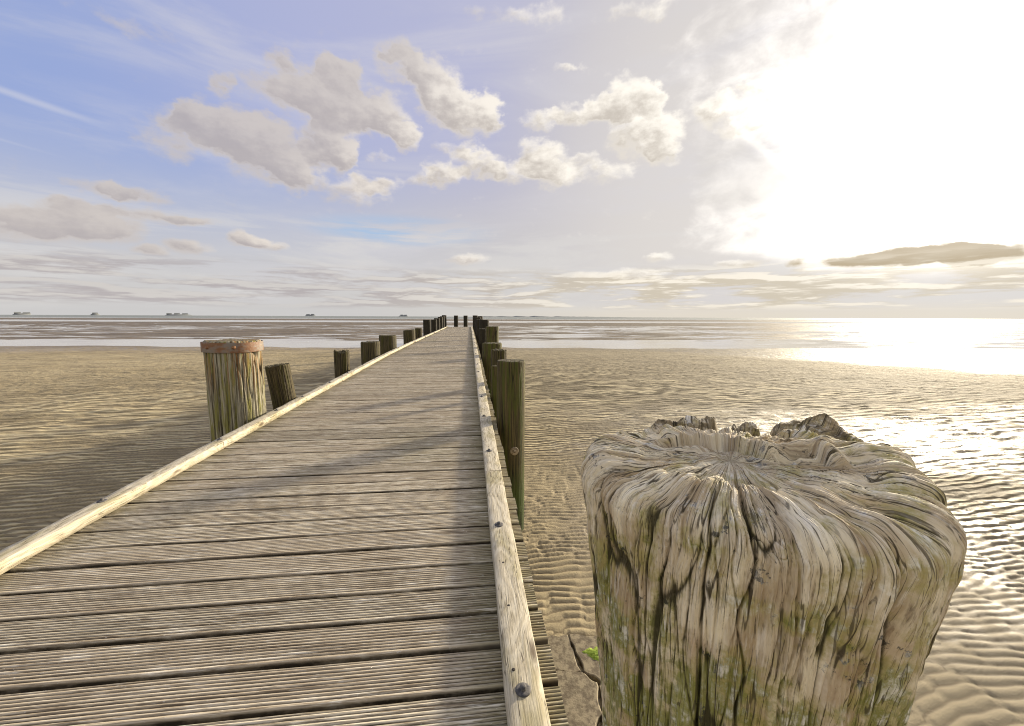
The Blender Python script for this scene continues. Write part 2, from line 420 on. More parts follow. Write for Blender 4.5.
# ------------------------------------------------------------------ ground
def build_ground():
    fine = np.radians(np.arange(-58, 70, .105)); coarse = np.radians(np.arange(70, 302, 1.6))
    az = np.concatenate([fine, coarse]); az = np.append(az, fine[0] + 2 * PI)
    r = [0.25]
    while r[-1] < 9000:
        v = r[-1]
        r.append(v * (1.0042 if v > 1.5 and v < 14 else 1.008 if v < 130 and v > 1 else 1.03))
    r = np.array(r)
    A, R = np.meshgrid(az, r, indexing='ij')
    X = np.sin(A) * R; Y = np.cos(A) * R
    # ripples: several near-parallel wave trains, warped
    wx = .12 * fbm(X * .7, Y * .7, 3, 3); wy = .085 * fbm(X * .9, Y * .7, 9, 3)
    xs = X + wx; ys = Y + wy * 1.4
    rng = np.random.RandomState(4); h = 0; q = 0
    for i in range(16):
        lam = .074 * math.exp(rng.normal(0, .10)); ang = rng.normal(.06, .13)
        k = 2 * PI / lam; ph = rng.rand() * 6.28
        t = k * (ys * math.cos(ang) + xs * math.sin(ang)) + ph
        h = h + np.cos(t); q = q + np.sin(t)
    env = np.sqrt(h * h + q * q) + 1e-6
    hn = h / env
    amp = np.clip(env / 3.2, .45, 1.05)
    rip = (hn * .5 + .5) ** .62
    patch = .55 + .45 * sstep(-.35, .25, fbm(X * .22 + 3, Y * .35, 21, 3))
    fade = 1 - .95 * sstep(6.0, 10.5, R)
    z = (rip * amp * .0185 * patch - .011) * fade
    hb = 0; qb = 0
    for i in range(14):
        lam = .30 * math.exp(rng.normal(0, .13)); ang = rng.normal(-.05, .16); k = 2 * PI / lam; ph = rng.rand() * 6.28
        t = k * (ys * math.cos(ang) + xs * math.sin(ang)) + ph
        hb = hb + np.cos(t); qb = qb + np.sin(t)
    eb = np.sqrt(hb * hb + qb * qb) + 1e-6
    z += ((hb / eb * .5 + .5) ** 1.5) * np.clip(eb / 3.4, .2, 1.1) * .026 * sstep(6, 12, R) * (1 - sstep(20, 32, R))
    low = (1 - sstep(.05, .42, rip)) * (1 - sstep(7, 14, R))
    # coarser lumps
    lump = fbm(X * 2.1, Y * 3.6, 41, 3)
    z += lump * .012 * sstep(3, 9, R) * (1 - .6 * sstep(30, 60, Y))
    lump2 = fbm(X * .55, Y * 1.2, 47, 3)
    z += lump2 * .022 * sstep(4, 12, R) * (1 - sstep(24, 30, Y))
    z += fbm(X * .2, Y * .3, 55, 3) * .03 * (1 - sstep(20, 28, Y)) * sstep(2, 8, R)
    # channel, mud flats with pools, sea
    yy = Y + 1.8 * fbm(X * .05, Y * .08, 61, 3) + 1.3 * fbm(X * .22, Y * .25, 63, 4) + .10 * np.clip(X, -30, 45)
    z -= .17 * sstep(28.8, 32, yy) * (1 - sstep(37.5, 40.5, yy))
    flat = sstep(37.5, 40.5, yy)
    n1 = fbm(X * .045 + 7, Y * .16, 71, 4)
    n2 = fbm(X * .012 + 2, Y * .045, 73, 4)
    n1 = .6 * n1 + .55 * fbm(X * .11 + 3, Y * .42, 77, 3)
    zz = -.056 + .085 * n1 + .05 * fbm(X * .25 + 3, Y * .9, 79, 2) * (1 - sstep(90, 140, Y)) + .05 * n2 + .03 * sstep(90, 130, Y) - .10 * sstep(150, 170, Y) * (1 - sstep(205, 225, Y)) + .03 * sstep(215, 240, Y) - 2.0 * sstep(330, 420, Y + 20 * n2)
    z = z * (1 - flat) + (zz + z * .3) * flat
    z = np.where(Y < -30, z * 0, z)
    co = np.stack([X, Y, z], -1).reshape(-1, 3)
    q4 = grid_quads(len(az), len(r))
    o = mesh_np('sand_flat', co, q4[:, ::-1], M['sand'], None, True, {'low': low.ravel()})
    tag(o, 'wide tidal sand flat with ripples and wet hollows', None, None, 'structure')
    return o

build_ground()

def water_sheet(name, x0, x1, y0, y1, z, mat, label, nx=2, ny=2):
    xs = np.linspace(x0, x1, nx); ys = np.linspace(y0, y1, ny)
    Xg, Yg = np.meshgrid(xs, ys, indexing='ij')
    o = mesh_np(name, np.stack([Xg, Yg, Xg * 0 + z], -1).reshape(-1, 3), grid_quads(nx, ny), mat, None, False)
    tag(o, label, None, None, 'structure'); return o

water_sheet('tidal_channel_water', -600, 600, 22, 399, -.06, M['channel'], 'shallow tidal channel and pools left on the mud flat')
water_sheet('open_sea', -8500, 8500, 399.5, 9500, -.05, M['sea'], 'grey blue open sea at the horizon')

# ------------------------------------------------------------------ jetty
def deck_z(y):
    y = np.asarray(y, float)
    # rises gently to about y=11, level beyond
    t = np.clip(y, -3, 30)
    return 1.10 + .0183 * (t - np.log1p(np.exp((t - 10.5) / 1.2)) * 1.2)

jetty = empty('jetty', (-.9, -1.2, 0))
tag(jetty, 'long narrow jetty of grooved grey planks between low timber kerbs, running out over the sand', 'jetty')
def J(o): o.location = (.9, 1.2, 0); return o    # parts are authored in world coordinates

def build_deck():
    pitch, wd, th = .156, .1425, .036
    ng = 10
    prof = [(-wd / 2 + .0, -th, 1.3), (-wd / 2, -.009, 1.25), (-wd / 2 + .0015, -.0045, .8), (-wd / 2 + .005, -.0008, 0)]  # third column: colour darkening, in grooves and as gap shade on plank sides
    gp = (wd - .014) / ng
    for k in range(ng):
        a = -wd / 2 + .007 + k * gp
        prof += [(a + .0005, 0, 0), (a + gp * .50, 0, 0), (a + gp * .62, -.0034, 1), (a + gp * .88, -.0034, 1)]
    prof += [(wd / 2 - .005, -.0008, 0), (wd / 2 - .0015, -.0045, .6), (wd / 2, -.009, 1.25), (wd / 2, -th, 1.3)]
    prof = np.array(prof)
    mb = MB(); rng = np.random.RandomState(8)
    n = 262
    for i in range(n):
        yc = -1.174 + i * pitch
        if yc > 38.0: break
        x0 = -2.145 + rng.uniform(-.006, .006); x1 = .262 + rng.uniform(-.007, .007)
        if .36 < yc < .97: x1 = .150 + rng.uniform(-.01, .006)   # cut round the big stump
        nx = 26 if yc < 6 else 8 if yc < 14 else 3
        xs = np.linspace(x0, x1, nx)
        zc = deck_z(yc) + rng.uniform(-.002, .002); tilt = rng.normal(0, .010); skew = rng.normal(.012, .0015)
        warp = .0022 * perlin(xs * 1.3, np.full(nx, i * 3.7), 5) if nx > 4 else 0 * xs
        py = prof[:, 0][None]; pz = prof[:, 1][None]
        Xg = np.repeat(xs[:, None], len(prof), 1)
        wid = 1 + rng.uniform(-.012, .006)
        Yg = yc + py * wid + skew * (Xg + .9) + warp[:, None] * .6
        Zg = zc + pz + tilt * py + warp[:, None] * 1.0 + .0183 * py * (yc < 10)
        if nx > 4:
            # worn groove walls
            Zg = Zg - .0011 * np.abs(perlin(Xg * 9, Yg * 160, 12)) * (py > -1)
            # cupped gouges
        co = np.stack([Xg, Yg, Zg], -1).reshape(-1, 3)
        gr = np.tile(prof[:, 2], nx)
        q = grid_quads(nx, len(prof))
        mb.add(co, q[:, ::-1], pid=float(i), groove=gr)
        # end grain caps
        for s, xe in ((0, x0), (nx - 1, x1)):
            ring = co.reshape(nx, len(prof), 3)[s]
            bot = ring.copy(); bot[:, 2] = zc - th
            c2 = np.stack([ring, bot], 1).reshape(-1, 3)
            qq = grid_quads(len(prof), 2)
            mb.add(c2, qq if s == 0 else qq[:, ::-1], pid=float(i), groove=.25)
    # underside lining of planks
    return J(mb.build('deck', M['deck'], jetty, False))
build_deck()

def kerb_board(side, x0, x1, y0, y1, pid, h=.060, name='kerb_board'):
    L = y1 - y0; ny = max(4, int(L / (.03 if y0 < 8 else .25)))
    ys = np.linspace(y0, y1, ny)
    b = .0035
    prof = np.array([(x0, .002), (x0, h * .5), (x0, h - b), (x0 + b * .35, h - b * .35), (x0 + b, h), ((x0 * 2 + x1) / 3, h), ((x0 + 2 * x1) / 3, h), (x1 - b, h), (x1 - b * .35, h - b * .35), (x1, h - b), (x1, h * .5), (x1, .002), (x0, .002)])
    P = len(prof)
    Xg = np.repeat(prof[:, 0][None], ny, 0); Yg = np.repeat(ys[:, None], P, 1)
    Zg = prof[:, 1][None] + deck_z(Yg)
    j = perlin(Yg * 6 + pid * 9, Xg * 40, 31); j2 = perlin(Yg * 1.1 + pid * 9, Xg * 0 + 2, 33)
    Xg = Xg + .0016 * j + .004 * j2; Zg = Zg + np.where(prof[:, 1][None] > .01, .0014 * perlin(Yg * 5, Xg * 60, 37), 0)
    # chipped edges
    ch = np.clip(perlin(Yg * 3.1 + pid * 7, Xg * 3, 39) - .35, 0, 1) * .016
    corner = np.array([0, 0, 1, 1, .3, 0, 0, .3, 1, 1, 0, 0, 0])[None]
    Zg = Zg - ch * corner
    co = np.stack([Xg, Yg, Zg], -1)
    mb = MB(); mb.add(co.reshape(-1, 3), grid_quads(ny, P), pid=float(pid))
    for s in (0, ny - 1):
        r = co[s]; idx = [0, 1, 2, 3, 4, 7, 8, 9, 10, 11]
        c8 = r[[0, 2, 4, 5, 6, 7, 9, 11]]
        qq = np.array([(0, 1, 6, 7), (1, 2, 5, 6), (2, 3, 4, 5)])
        mb.add(c8, qq if s == 0 else qq[:, ::-1], pid=float(pid))
    return J(mb.build(name, M['kerb'], jetty, False))

bolt_me = None
def bolt_mesh():
    mb = MB()
    mb.lathe([(0.0, .004), (.017, .0036), (.0215, .0026), (.023, .001), (.023, -.002)], n=28)
    mb.lathe([(0, .0145), (.0065, .0145), (.0095, .0125), (.0100, .0035)], n=6)
    return mb
def add_part_bolt(parent, x, y, z, proto=[None]):
    if proto[0] is None:
        o = bolt_mesh().build('bolt', M['bolt'], parent, False); proto[0] = o
    else:
        o = proto[0].copy(); C.objects.link(o); o.parent = parent
    o.location = (x, y, z)
    return o
nail_p = [None]
def add_nail(parent, x, y, z):
    if nail_p[0] is None:
        mb = MB(); mb.lathe([(0, .0006), (.0035, .0008), (.0052, .0004), (.0054, -.001)], n=12)
        o = mb.build('nail', M['nail'], parent); nail_p[0] = o
    else:
        o = nail_p[0].copy(); C.objects.link(o); o.parent = parent
    o.location = (x, y, z); return o

rng = np.random.RandomState(3)
breaks_r = [-1.2, 2.62, 5.9, 9.0, 12.6, 16.5, 20.4, 24.5, 28.7, 33, 37.9]
breaks_l = [-1.2, 3.42, 6.5, 9.7, 13.0, 16.8, 20.6, 24.6, 28.9, 33.2, 37.9]
for side, br, xa, xb in (('r', breaks_r, .095, .205), ('l', breaks_l, -2.115, -2.02)):
    for k in range(len(br) - 1):
        dx = rng.uniform(-.003, .003) if k else 0
        kb = kerb_board(side, xa + dx, xb + dx, br[k] + .004, br[k + 1] - .004, k + (0 if side == 'r' else 20))
        ys = np.array(([.05, 1.03, 1.93, 3.01, 4.03, 4.96, 5.92] if side == 'r' else [.35, 1.36, 2.39, 3.47, 4.45, 5.12, 6.1]) + list(np.arange(7., 16, .98)))
        for yb in ys:
            if br[k] + .05 < yb < br[k + 1] - .05:
                add_part_bolt(kb, (xa + xb) / 2 - .008 + rng.uniform(-.006, .006), yb, float(deck_z(yb)) + .0605)
        for t in range(3 if br[k] < 9 else 0):
            for u in range(3):
                yn = br[k] + .25 + t * 1.02 + u * .27 + rng.uniform(-.05, .05)
                if yn < br[k + 1] - .1:
                    add_nail(kb, xa + .04 + rng.uniform(-.012, .035), yn, float(deck_z(yn)) + .0602)

# support beams
for xb in (-2.0, -.95, .10):
    mb = MB()
    for k in range(-1, 38, 3):
        y0, y1 = k, min(k + 3, 37.9)
        z0, z1 = float(deck_z(y0)) - .045, float(deck_z(y1)) - .045
        w = .045
        co = [(xb - w, y0, z0 - .16), (xb + w, y0, z0 - .16), (xb + w, y0, z0), (xb - w, y0, z0), (xb - w, y1, z1 - .16), (xb + w, y1, z1 - .16), (xb + w, y1, z1), (xb - w, y1, z1)]
        mb.add(co, [(0, 3, 2, 1), (4, 5, 6, 7), (0, 1, 5, 4), (1, 2, 6, 5), (2, 3, 7, 6), (3, 0, 4, 7)])
    J(mb.build('long_beam', M['beam'], jetty))
for yb in [2.7, 4.75, 7.6, 10.1, 12.4, 16.6, 19.0, 23.2, 27.4, 31.2, 35.5]:
    mb = MB(); z = float(deck_z(yb)) - .21
    mb.box(-2.12, .25, yb - .05, yb + .05, z - .16, z)
    J(mb.build('cross_beam', M['beam'], jetty))
    for xx in (-1.75, -.05):
        mb = MB(); mb.lathe([(.001, z - .162), (.11, z - .165), (.105, .5), (.11, -.4)], c=(xx, yb, 0), n=14)
        J(mb.build('support_pile', M['beam'], jetty, True))

# ------------------------------------------------------------------ posts
def post(name, x, y, r, zt, mat, seed, label, lean=(0, 0), nth=160, ragged=.012, cracks=.010, taper=.0, slope=0, square=0., group=None, cat='wooden post', zb=-.35, lobes=0):
    root = empty(name, (x, y, 0)) if name == 'banded_post' or name == 'bolted_post' else None
    H = zt - zb
    ns_t, ns_s = max(8, nth // 8), max(24, int(nth * .5))
    # profile
    top = np.linspace(.0, 1, ns_t) ** .8
    th = np.arange(nth) / nth * 2 * PI
    sgn = np.linspace(0, 1, ns_s + 1)[1:]
    rr = np.concatenate([top * .93, [.965, .99], np.ones(ns_s)])
    dz = np.concatenate([0 * top, [-.03, -.08], -(.14 + sgn * 0)]) * r * .6
    zside = np.concatenate([0 * top, [0, 0], -(sgn ** 1.3) * H])
    TH, RR = np.meshgrid(th, rr, indexing='ij'); DZ = np.broadcast_to(dz[None], TH.shape); ZS = np.broadcast_to(zside[None], TH.shape)
    f = lambda k, s, sd: perlin(TH / (2 * PI) * k, ZS * s + RR * .6, sd + seed, px=k)
    n1 = f(9, .5, 1); n2 = f(23, 1.1, 2); n3 = f(55, 2.5, 3)
    c1 = np.exp(-np.abs(n1) / .035); c2 = np.exp(-np.abs(n2) / .06); c3 = np.exp(-np.abs(n3) / .12)
    gm = sstep(-.3, .3, f(5, .7, 7))
    rad = r * RR * (1 + .035 * f(3, .3, 5) + .03 * lobes * f(7, .4, 8))
    if square:
        rad = rad * (1 + square * np.cos(4 * TH) * .5)
    w = sstep(.4, 1, RR)
    rad = rad - cracks * w * (c1 * 1.2 * gm + c2 * .6 + c3 * .22)
    rad = rad * (1 - taper * np.clip(-ZS / H, 0, 1))
    lx = np.cos(TH) * rad; ly = np.sin(TH) * rad
    top_n = fbm(lx / r * 2.2 + seed, ly / r * 2.2, seed + 5, 3) * ragged * 1.6 + perlin(lx / r * 9, ly / r * 9, seed) * ragged * .7
    topm = sstep(-.10, 0, ZS)
    Z = zt + DZ + ZS + top_n * topm - ragged * topm * w * (c1 * 1.5 * gm + c2 * .6) + slope * lx * topm
    hh = (Z - 0) / zt
    X = lx + lean[0] * hh; Yv = ly + lean[1] * hh
    groove = np.clip(c1 * gm + c2 * .55 + c3 * .2, 0, 1) * w
    fib = np.stack([np.cos(TH) * r / .2, np.sin(TH) * r / .2, ZS + (1 - RR) * .3 + seed], -1)
    if root is None: X = X; off = np.array([0, 0, 0])
    co = np.stack([X, Yv, Z], -1).reshape(-1, 3)
    o = mesh_np('trunk' if root else name, co, grid_quads(nth, len(rr), True)[:, ::-1], mat, root, True,
                {'fib': fib.reshape(-1, 3), 'groove': groove.ravel(), 'top': (topm * (RR < .95)).ravel()})
    if root is None: o.location = (x, y, 0)
    tag(root or o, label, cat, group)
    return root or o

GL = 'posts along the left kerb'; GR = 'posts along the right kerb'
# near left, banded
pb = post('banded_post', -2.435, 4.40, .252, 2.0, M['post_left'], 11, 'thick grooved post with a rusty iron band round its top, beside the left kerb', nth=560, ragged=.004, cracks=.020, taper=-.01, lobes=.5, group=GL)
def band():
    mb = MB(); n = 96; th = np.arange(n) / n * 2 * PI
    rr = .2605 + .004 * np.sin(3 * th + 1) + .002 * np.sin(7 * th)
    prof = [(-.002, 0), (.004, .0), (.0045, .004), (.0045, .096), (.004, .1), (-.002, .1), (-.002, 0)]
    co = np.stack([np.stack([np.cos(th) * (rr + a), np.sin(th) * (rr + a), np.full(n, 1.886 + b) + .004 * np.sin(th * 2)], -1) for a, b in prof], 1)
    mb.add(co.reshape(-1, 3), grid_quads(n, len(prof), True))
    o = mb.build('iron_band', M['band'], pb, True)
    for a in (-112, -60):
        t = math.radians(a); m2 = MB()
        m2.lathe([(0, .016), (.009, .016), (.012, .011), (.012, 0)], axis='x', n=6)
        m2.lathe([(0, .004), (.017, .004), (.019, 0)], axis='x', n=16)
        bo = m2.build('bolt', M['rust'], o); bo.location = (math.cos(t) * .264, math.sin(t) * .264, 1.938); bo.rotation_euler = (0, 0, t)
band()
post('leaning_post', -2.15, 5.16, .135, 1.66, M['post_dark'], 23, 'short dark post leaning to the left just past the iron banded post', lean=(-.01, .0), nth=260, ragged=.016, cracks=.016, slope=-.0, group=GL).rotation_euler = (0, math.radians(-7), 0)
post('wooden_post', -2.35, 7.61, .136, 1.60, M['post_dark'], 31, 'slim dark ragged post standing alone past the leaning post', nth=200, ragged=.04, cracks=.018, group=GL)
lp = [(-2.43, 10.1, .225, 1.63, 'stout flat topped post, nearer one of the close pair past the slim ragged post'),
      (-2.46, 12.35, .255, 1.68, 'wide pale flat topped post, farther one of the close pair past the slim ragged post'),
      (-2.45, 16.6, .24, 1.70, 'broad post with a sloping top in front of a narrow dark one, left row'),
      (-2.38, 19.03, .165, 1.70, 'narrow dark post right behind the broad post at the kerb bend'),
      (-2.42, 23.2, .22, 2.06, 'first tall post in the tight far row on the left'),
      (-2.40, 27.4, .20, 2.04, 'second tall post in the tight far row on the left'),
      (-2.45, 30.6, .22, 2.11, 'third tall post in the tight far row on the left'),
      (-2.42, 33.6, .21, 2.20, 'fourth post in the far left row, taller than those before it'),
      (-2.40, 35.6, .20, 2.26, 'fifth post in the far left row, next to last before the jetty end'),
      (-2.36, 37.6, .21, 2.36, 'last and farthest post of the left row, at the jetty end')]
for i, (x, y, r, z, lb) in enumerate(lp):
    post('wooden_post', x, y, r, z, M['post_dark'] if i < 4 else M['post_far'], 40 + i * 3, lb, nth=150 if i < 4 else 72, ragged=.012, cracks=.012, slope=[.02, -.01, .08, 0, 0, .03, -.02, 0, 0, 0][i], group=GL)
# right row
rb = post('bolted_post', .413, 4.03, .139, 1.81, M['post_green'], 71, 'nearest post of the right row, tall smooth brown green with a round bolt washer', nth=300, ragged=.003, cracks=.0035, taper=-.02, square=.05, group=GR)
m2 = MB(); m2.lathe([(.010, .006), (.026, .006), (.030, .003), (.030, -.006)], axis='y', n=28); m2.lathe([(0, .010), (.008, .010), (.0095, .004)], axis='y', n=12)
wb = m2.build('bolt_washer', M['washer'], rb); wb.location = (.024, -.141, .90); wb.rotation_euler = (0, 0, PI + .05); wb.scale = (1.45, 1.2, 1.45)
rp = [(.336, 5.2, .062, 1.61, 'thin low post squeezed behind the bolted post', 0, 'post_green', 200),
      (.43, 6.0, .122, 1.75, 'dark post with a chipped top just behind the bolted post', 0, 'post_dark', 200),
      (.53, 9.65, .235, 1.62, 'wide pale flat topped post, third step down the right row', 0, 'post_green', 200),
      (.66, 12.0, .194, 1.96, 'tall post rising behind the wide pale one on the right', 0, 'post_green', 140),
      (.44, 14.0, .14, 1.83, 'low dark post tucked between taller ones in the right row', 0, 'post_far', 100),
      (.60, 17.0, .211, 2.12, 'dark post half way along the right row where the posts bunch up', 0, 'post_far', 100),
      (.50, 20.5, .20, 2.12, 'dark far post of the right row behind the bunched one', 0, 'post_far', 72),
      (.50, 25.0, .20, 2.2, 'dark far post third from the jetty end on the right', 0, 'post_far', 72),
      (.76, 30.0, .19, 2.28, 'far post set a little outward, next to last of the right row', 0, 'post_far', 72),
      (.48, 36.8, .23, 2.35, 'last and farthest post of the right row, at the jetty end', 0, 'post_far', 72)]
for i, (x, y, r, z, lb, s, mt, n) in enumerate(rp):
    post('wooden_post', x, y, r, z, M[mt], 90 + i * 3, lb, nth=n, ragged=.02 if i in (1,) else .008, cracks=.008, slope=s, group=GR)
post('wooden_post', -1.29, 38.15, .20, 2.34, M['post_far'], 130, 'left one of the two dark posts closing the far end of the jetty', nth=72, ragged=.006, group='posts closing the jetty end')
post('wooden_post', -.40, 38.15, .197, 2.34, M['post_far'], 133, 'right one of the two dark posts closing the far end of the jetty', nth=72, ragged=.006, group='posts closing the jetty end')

# ------------------------------------------------------------------ the big stump
def build_stump():
    cx, cy = .474, .664; R = .266; zt = 2.000
    nth = 1700
    th = np.arange(nth) / nth * 2 * PI
    a1 = np.linspace(0.004, R - .05, 190); sh = np.linspace(0, PI / 2, 75)[1:]; rs = .05
    side = np.concatenate([np.arange(1, 260) * .0019, .4921 + np.cumsum(np.linspace(.003, .06, 58))])
    prho = np.concatenate([a1, R - rs + rs * np.sin(sh), np.full(len(side), R)])
    pz = np.concatenate([0 * a1, rs * (np.cos(sh) - 1), -rs - side])
    nr = np.concatenate([0 * a1, np.sin(sh), np.ones(len(side))]); nz = np.concatenate([np.ones(len(a1)), np.cos(sh), np.zeros(len(side))])
    s = np.concatenate([[0], np.cumsum(np.hypot(np.diff(prho), np.diff(pz)))])
    TH, PR = np.meshgrid(th, prho, indexing='ij'); bc = lambda v: np.broadcast_to(v[None], TH.shape)
    PZ, NR, NZ, SS = bc(pz), bc(nr), bc(nz), bc(s)
    # local frame: phi=0 faces the camera, x' right, y' away
    ca = math.atan2(-cy, -cx)              # world angle toward camera
    rel = TH - ca
    rx = np.sin(rel) * PR; ry = -np.cos(rel) * PR - .045 * np.clip(1 - (PR / R) ** 2, 0, 1)   # rx: right of viewer, ry: away
    bx, by = rx / R, ry / R
    sh_ = .045 * np.clip(1 - (PR / R) ** 2, 0, 1)
    # wander of the fibres
    wob = .55 * perlin(TH / (2 * PI) * 5, SS * 5, 3, px=5) + .30 * perlin(TH / (2 * PI) * 11, SS * 9, 4, px=11) + .10 * perlin(TH / (2 * PI) * 30, SS * 22, 4, px=30)
    U = TH / (2 * PI)
    wob = wob * (1 - .86 * sstep(.02, -.16, PZ)) * (.5 + .5 * sstep(.05, .2, PR)) * .48
    def F(k, sv, sd, wa=1.): return perlin(U * k + wob * wa * k / 34., SS * sv, sd, px=k)
    n1 = F(15, 1.3, 11, 1.0); n2 = F(36, 2.6, 12, 1.1); n3 = F(88, 5, 13, 1.3); n4 = F(230, 11, 14, 1.6); n5 = F(520, 24, 15, 1.6)
    cr = lambda n, w: np.exp(-np.abs(n) / w)
    mod2 = sstep(-.35, .25, perlin(bx * 2.3 + 4, by * 2.3 + PZ * 3, 21))
    mod3 = sstep(-.3, .3, perlin(bx * 3.3, by * 3.3 + PZ * 5 + 9, 22))
    inner = sstep(.02, .16, PR)
    shoulder = sstep(R * .45, R * .95, PR)
    # round ridges between sharp creases
    ridge1 = np.minimum(np.abs(n1) / .5, 1) ** .5; ridge2 = np.minimum(np.abs(n2) / .45, 1) ** .55
    low = sstep(-.06, -.40, PZ)   # creases shallower far down
    d = inner * ((ridge1 - .8) * .020 * (.35 + .65 * shoulder) * (1 - .55 * low) + (ridge2 - .75) * .0105 * (.5 + .5 * mod2)
                 - cr(n3, .10) * .0050 * (.3 + .7 * mod3) - cr(n4, .16) * .0024 + n4 * .0012 + n5 * .0008)
    d += .012 * perlin(U * 6, SS * 1.5 + 4, 31, px=6) * shoulder
    # isotropic crumble
    iso = fbm(bx * 9 + PZ * 20, by * 9 - PZ * 14, 51, 4)
    d += iso * .0022
    cross = cr(perlin(U * 26 + wob, SS * 55 + 6 * perlin(U * 40, SS * 12, 5, px=40), 61, px=26), .06) * sstep(.1, .5, perlin(bx * 2.2 - 3, by * 2.2 + 8, 62) + .12) * (NZ > .25)
    d -= cross * .003
    # deep splits
    deep = np.zeros_like(d)
    srng = np.random.RandomState(12)
    for k in range(30):
        t0 = srng.uniform(0, 1); wd = srng.uniform(.0006, .0015); dep = srng.uniform(.004, .011)
        s0 = srng.uniform(.03, .20); s1 = srng.uniform(.30, .75)
        dt = (U - t0 + .5) % 1 - .5 + .010 * perlin(SS * 9 + k * 7, SS * 0 + k, 71) + wob * .010
        m = np.exp(-(dt / wd) ** 2) * sstep(s0, s0 + .05, SS) * (1 - sstep(s1, s1 + .1, SS))
        deep += m * dep / .017; d -= m * dep
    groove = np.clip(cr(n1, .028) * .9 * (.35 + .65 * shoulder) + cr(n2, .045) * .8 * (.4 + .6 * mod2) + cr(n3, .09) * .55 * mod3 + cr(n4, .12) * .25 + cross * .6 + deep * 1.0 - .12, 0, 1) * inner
    # ---- large forms of the top (height field)
    rad = np.hypot(bx, by)
    wbx = bx + .10 * perlin(bx * 4, by * 4, 81); wby = by + .09 * perlin(bx * 3.5 + 5, by * 3.5, 82)
    topw = sstep(-.12, -.01, PZ)
    hz = -.004 + .010 * (-by) * 0
    # general: front shoulder drops a little, crown near the middle
    hz = hz - .012 * sstep(.35, 1.0, -wby) * (1 - .5 * np.abs(bx)) + .010 * (1 - np.minimum(rad, 1)) + .010 * bx
    # rounded finger tips of an outer growth layer along the front
    arc = -.60 + .07 * np.abs(np.sin(rel * 9 + 2 * perlin(bx * 3, by * 3, 88))) + .05 * perlin(bx * 3, by * 0, 89) + .16 * bx ** 2
    tipm = sstep(.62, .30, np.abs(bx + .08)) * sstep(-1.2, -.9, by - 0)
    tip = sstep(.035, -.005, wby - arc) * sstep(-.45, -.05, wby - arc)
    hz = hz + tipm * tip * .009
    tipc = np.exp(-((wby - arc - .01) / .018) ** 2) * tipm
    hz = hz - tipc * .005
    # raised block behind the centre with a steep face toward the viewer
    blk = sstep(.00, .035, wby + .05 * np.sin(bx * 9 + 3 * perlin(bx * 5, by, 84)) + .10 * bx) * sstep(.62, .50, np.abs(wbx - .06)) * (1 - sstep(.30, .40, wby))
    hz = hz + blk * .024
    bedge = np.exp(-((wby + .05 * np.sin(bx * 9) + .10 * bx + .0) / .02) ** 2) * sstep(.62, .50, np.abs(wbx - .06)); hz = hz - bedge * .004
    # moat, then the rim behind
    moat = np.exp(-((wby - .47) / .09) ** 2) * sstep(.85, .55, np.abs(wbx))
    hz = hz - moat * .034
    rim = sstep(.56, .70, wby) * sstep(1.1, .8, np.abs(wbx))
    rimn = .5 + .5 * perlin(U * 13, SS * 6, 91, px=13) + .35 * perlin(bx * 8, by * 8, 94)
    hz = hz + rim * (.012 + .020 * rimn + .010 * perlin(bx * 14, by * 14, 92))
    # notches either side of a small standing chunk in the back rim
    for xc, wv, dp in ((-.07, .055, .050), (.24, .040, .040)):
        hz = hz - np.exp(-((bx - xc) / wv) ** 4) * sstep(.50, .66, wby) * dp
    # left: notch line on far left, sunk
    hz = hz - .018 * np.exp(-((bx + .72) / .16) ** 2) * sstep(.25, .6, wby)
    # right shoulder slopes down toward the right
    hz = hz + .008 * sstep(.2, .5, bx) * (1 - sstep(.5, .7, bx)) * sstep(.2, .5, by)
    # stepped terraces on the right rear
    ter = perlin(wbx * 2.4, wby * 9 + wbx * 4, 93); hz = hz + .006 * np.sign(ter) * np.minimum(np.abs(ter) * 6, 1) * sstep(.15, .45, by) * sstep(.0, .3, np.abs(bx))
    hz = hz + .024 * sstep(.25, .75, bx) * sstep(-.35, .35, by) - .012 * sstep(.35, .9, bx) * sstep(.1, -.6, by)
    hz = hz + .007 * fbm(bx * 3.2, by * 3.2, 95, 3) + .010 * fbm(bx * 7 + 3, by * 8, 96, 4) * sstep(.75, .2, rad) + .006 * np.abs(perlin(bx * 11 + 3, by * 12, 98)) * sstep(.5, .1, rad)
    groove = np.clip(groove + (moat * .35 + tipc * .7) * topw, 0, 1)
    # outline irregularity and taper
    relw = np.abs((rel + PI) % (2 * PI) - PI)
    lob = .024 * np.exp(-((relw - 2.25) / .55) ** 2) * sstep(-.5, -.02, PZ) + .010 * perlin(U * 5, SS * .8, 97, px=5) + .022 * np.maximum(0, np.sin(rel + .1)) ** 2 * sstep(.25, .9, PR / R)
    tap = -.080 * sstep(-.05, -1.2, PZ) - .014 * sstep(-.02, -.30, PZ)
    rho = PR + NR * (d + lob) + PR / R * tap * (PZ < -.001)
    z = zt + PZ + NZ * d + hz * topw * 1.0
    X = np.cos(TH) * rho + sh_ * math.cos(ca); Y = np.sin(TH) * rho + sh_ * math.sin(ca)
    co = np.stack([X, Y, z - zt], -1).reshape(-1, 3)
    fib = np.stack([np.cos(TH + wob * .18) * .262, np.sin(TH + wob * .18) * .262, SS + .09 * perlin(bx * 5, by * 5, 44) * sstep(.9, .3, PR / R)], -1).reshape(-1, 3)
    n = len(th); m = len(prho)
    q = grid_quads(n, m, True)[:, ::-1]
    # close the pole
    co = np.vstack([co, co.reshape(n, m, 3)[:, 0].mean(0)[None]])
    fib = np.vstack([fib, [[0, 0, 0]]]); gr = np.append(groove.ravel(), .3)
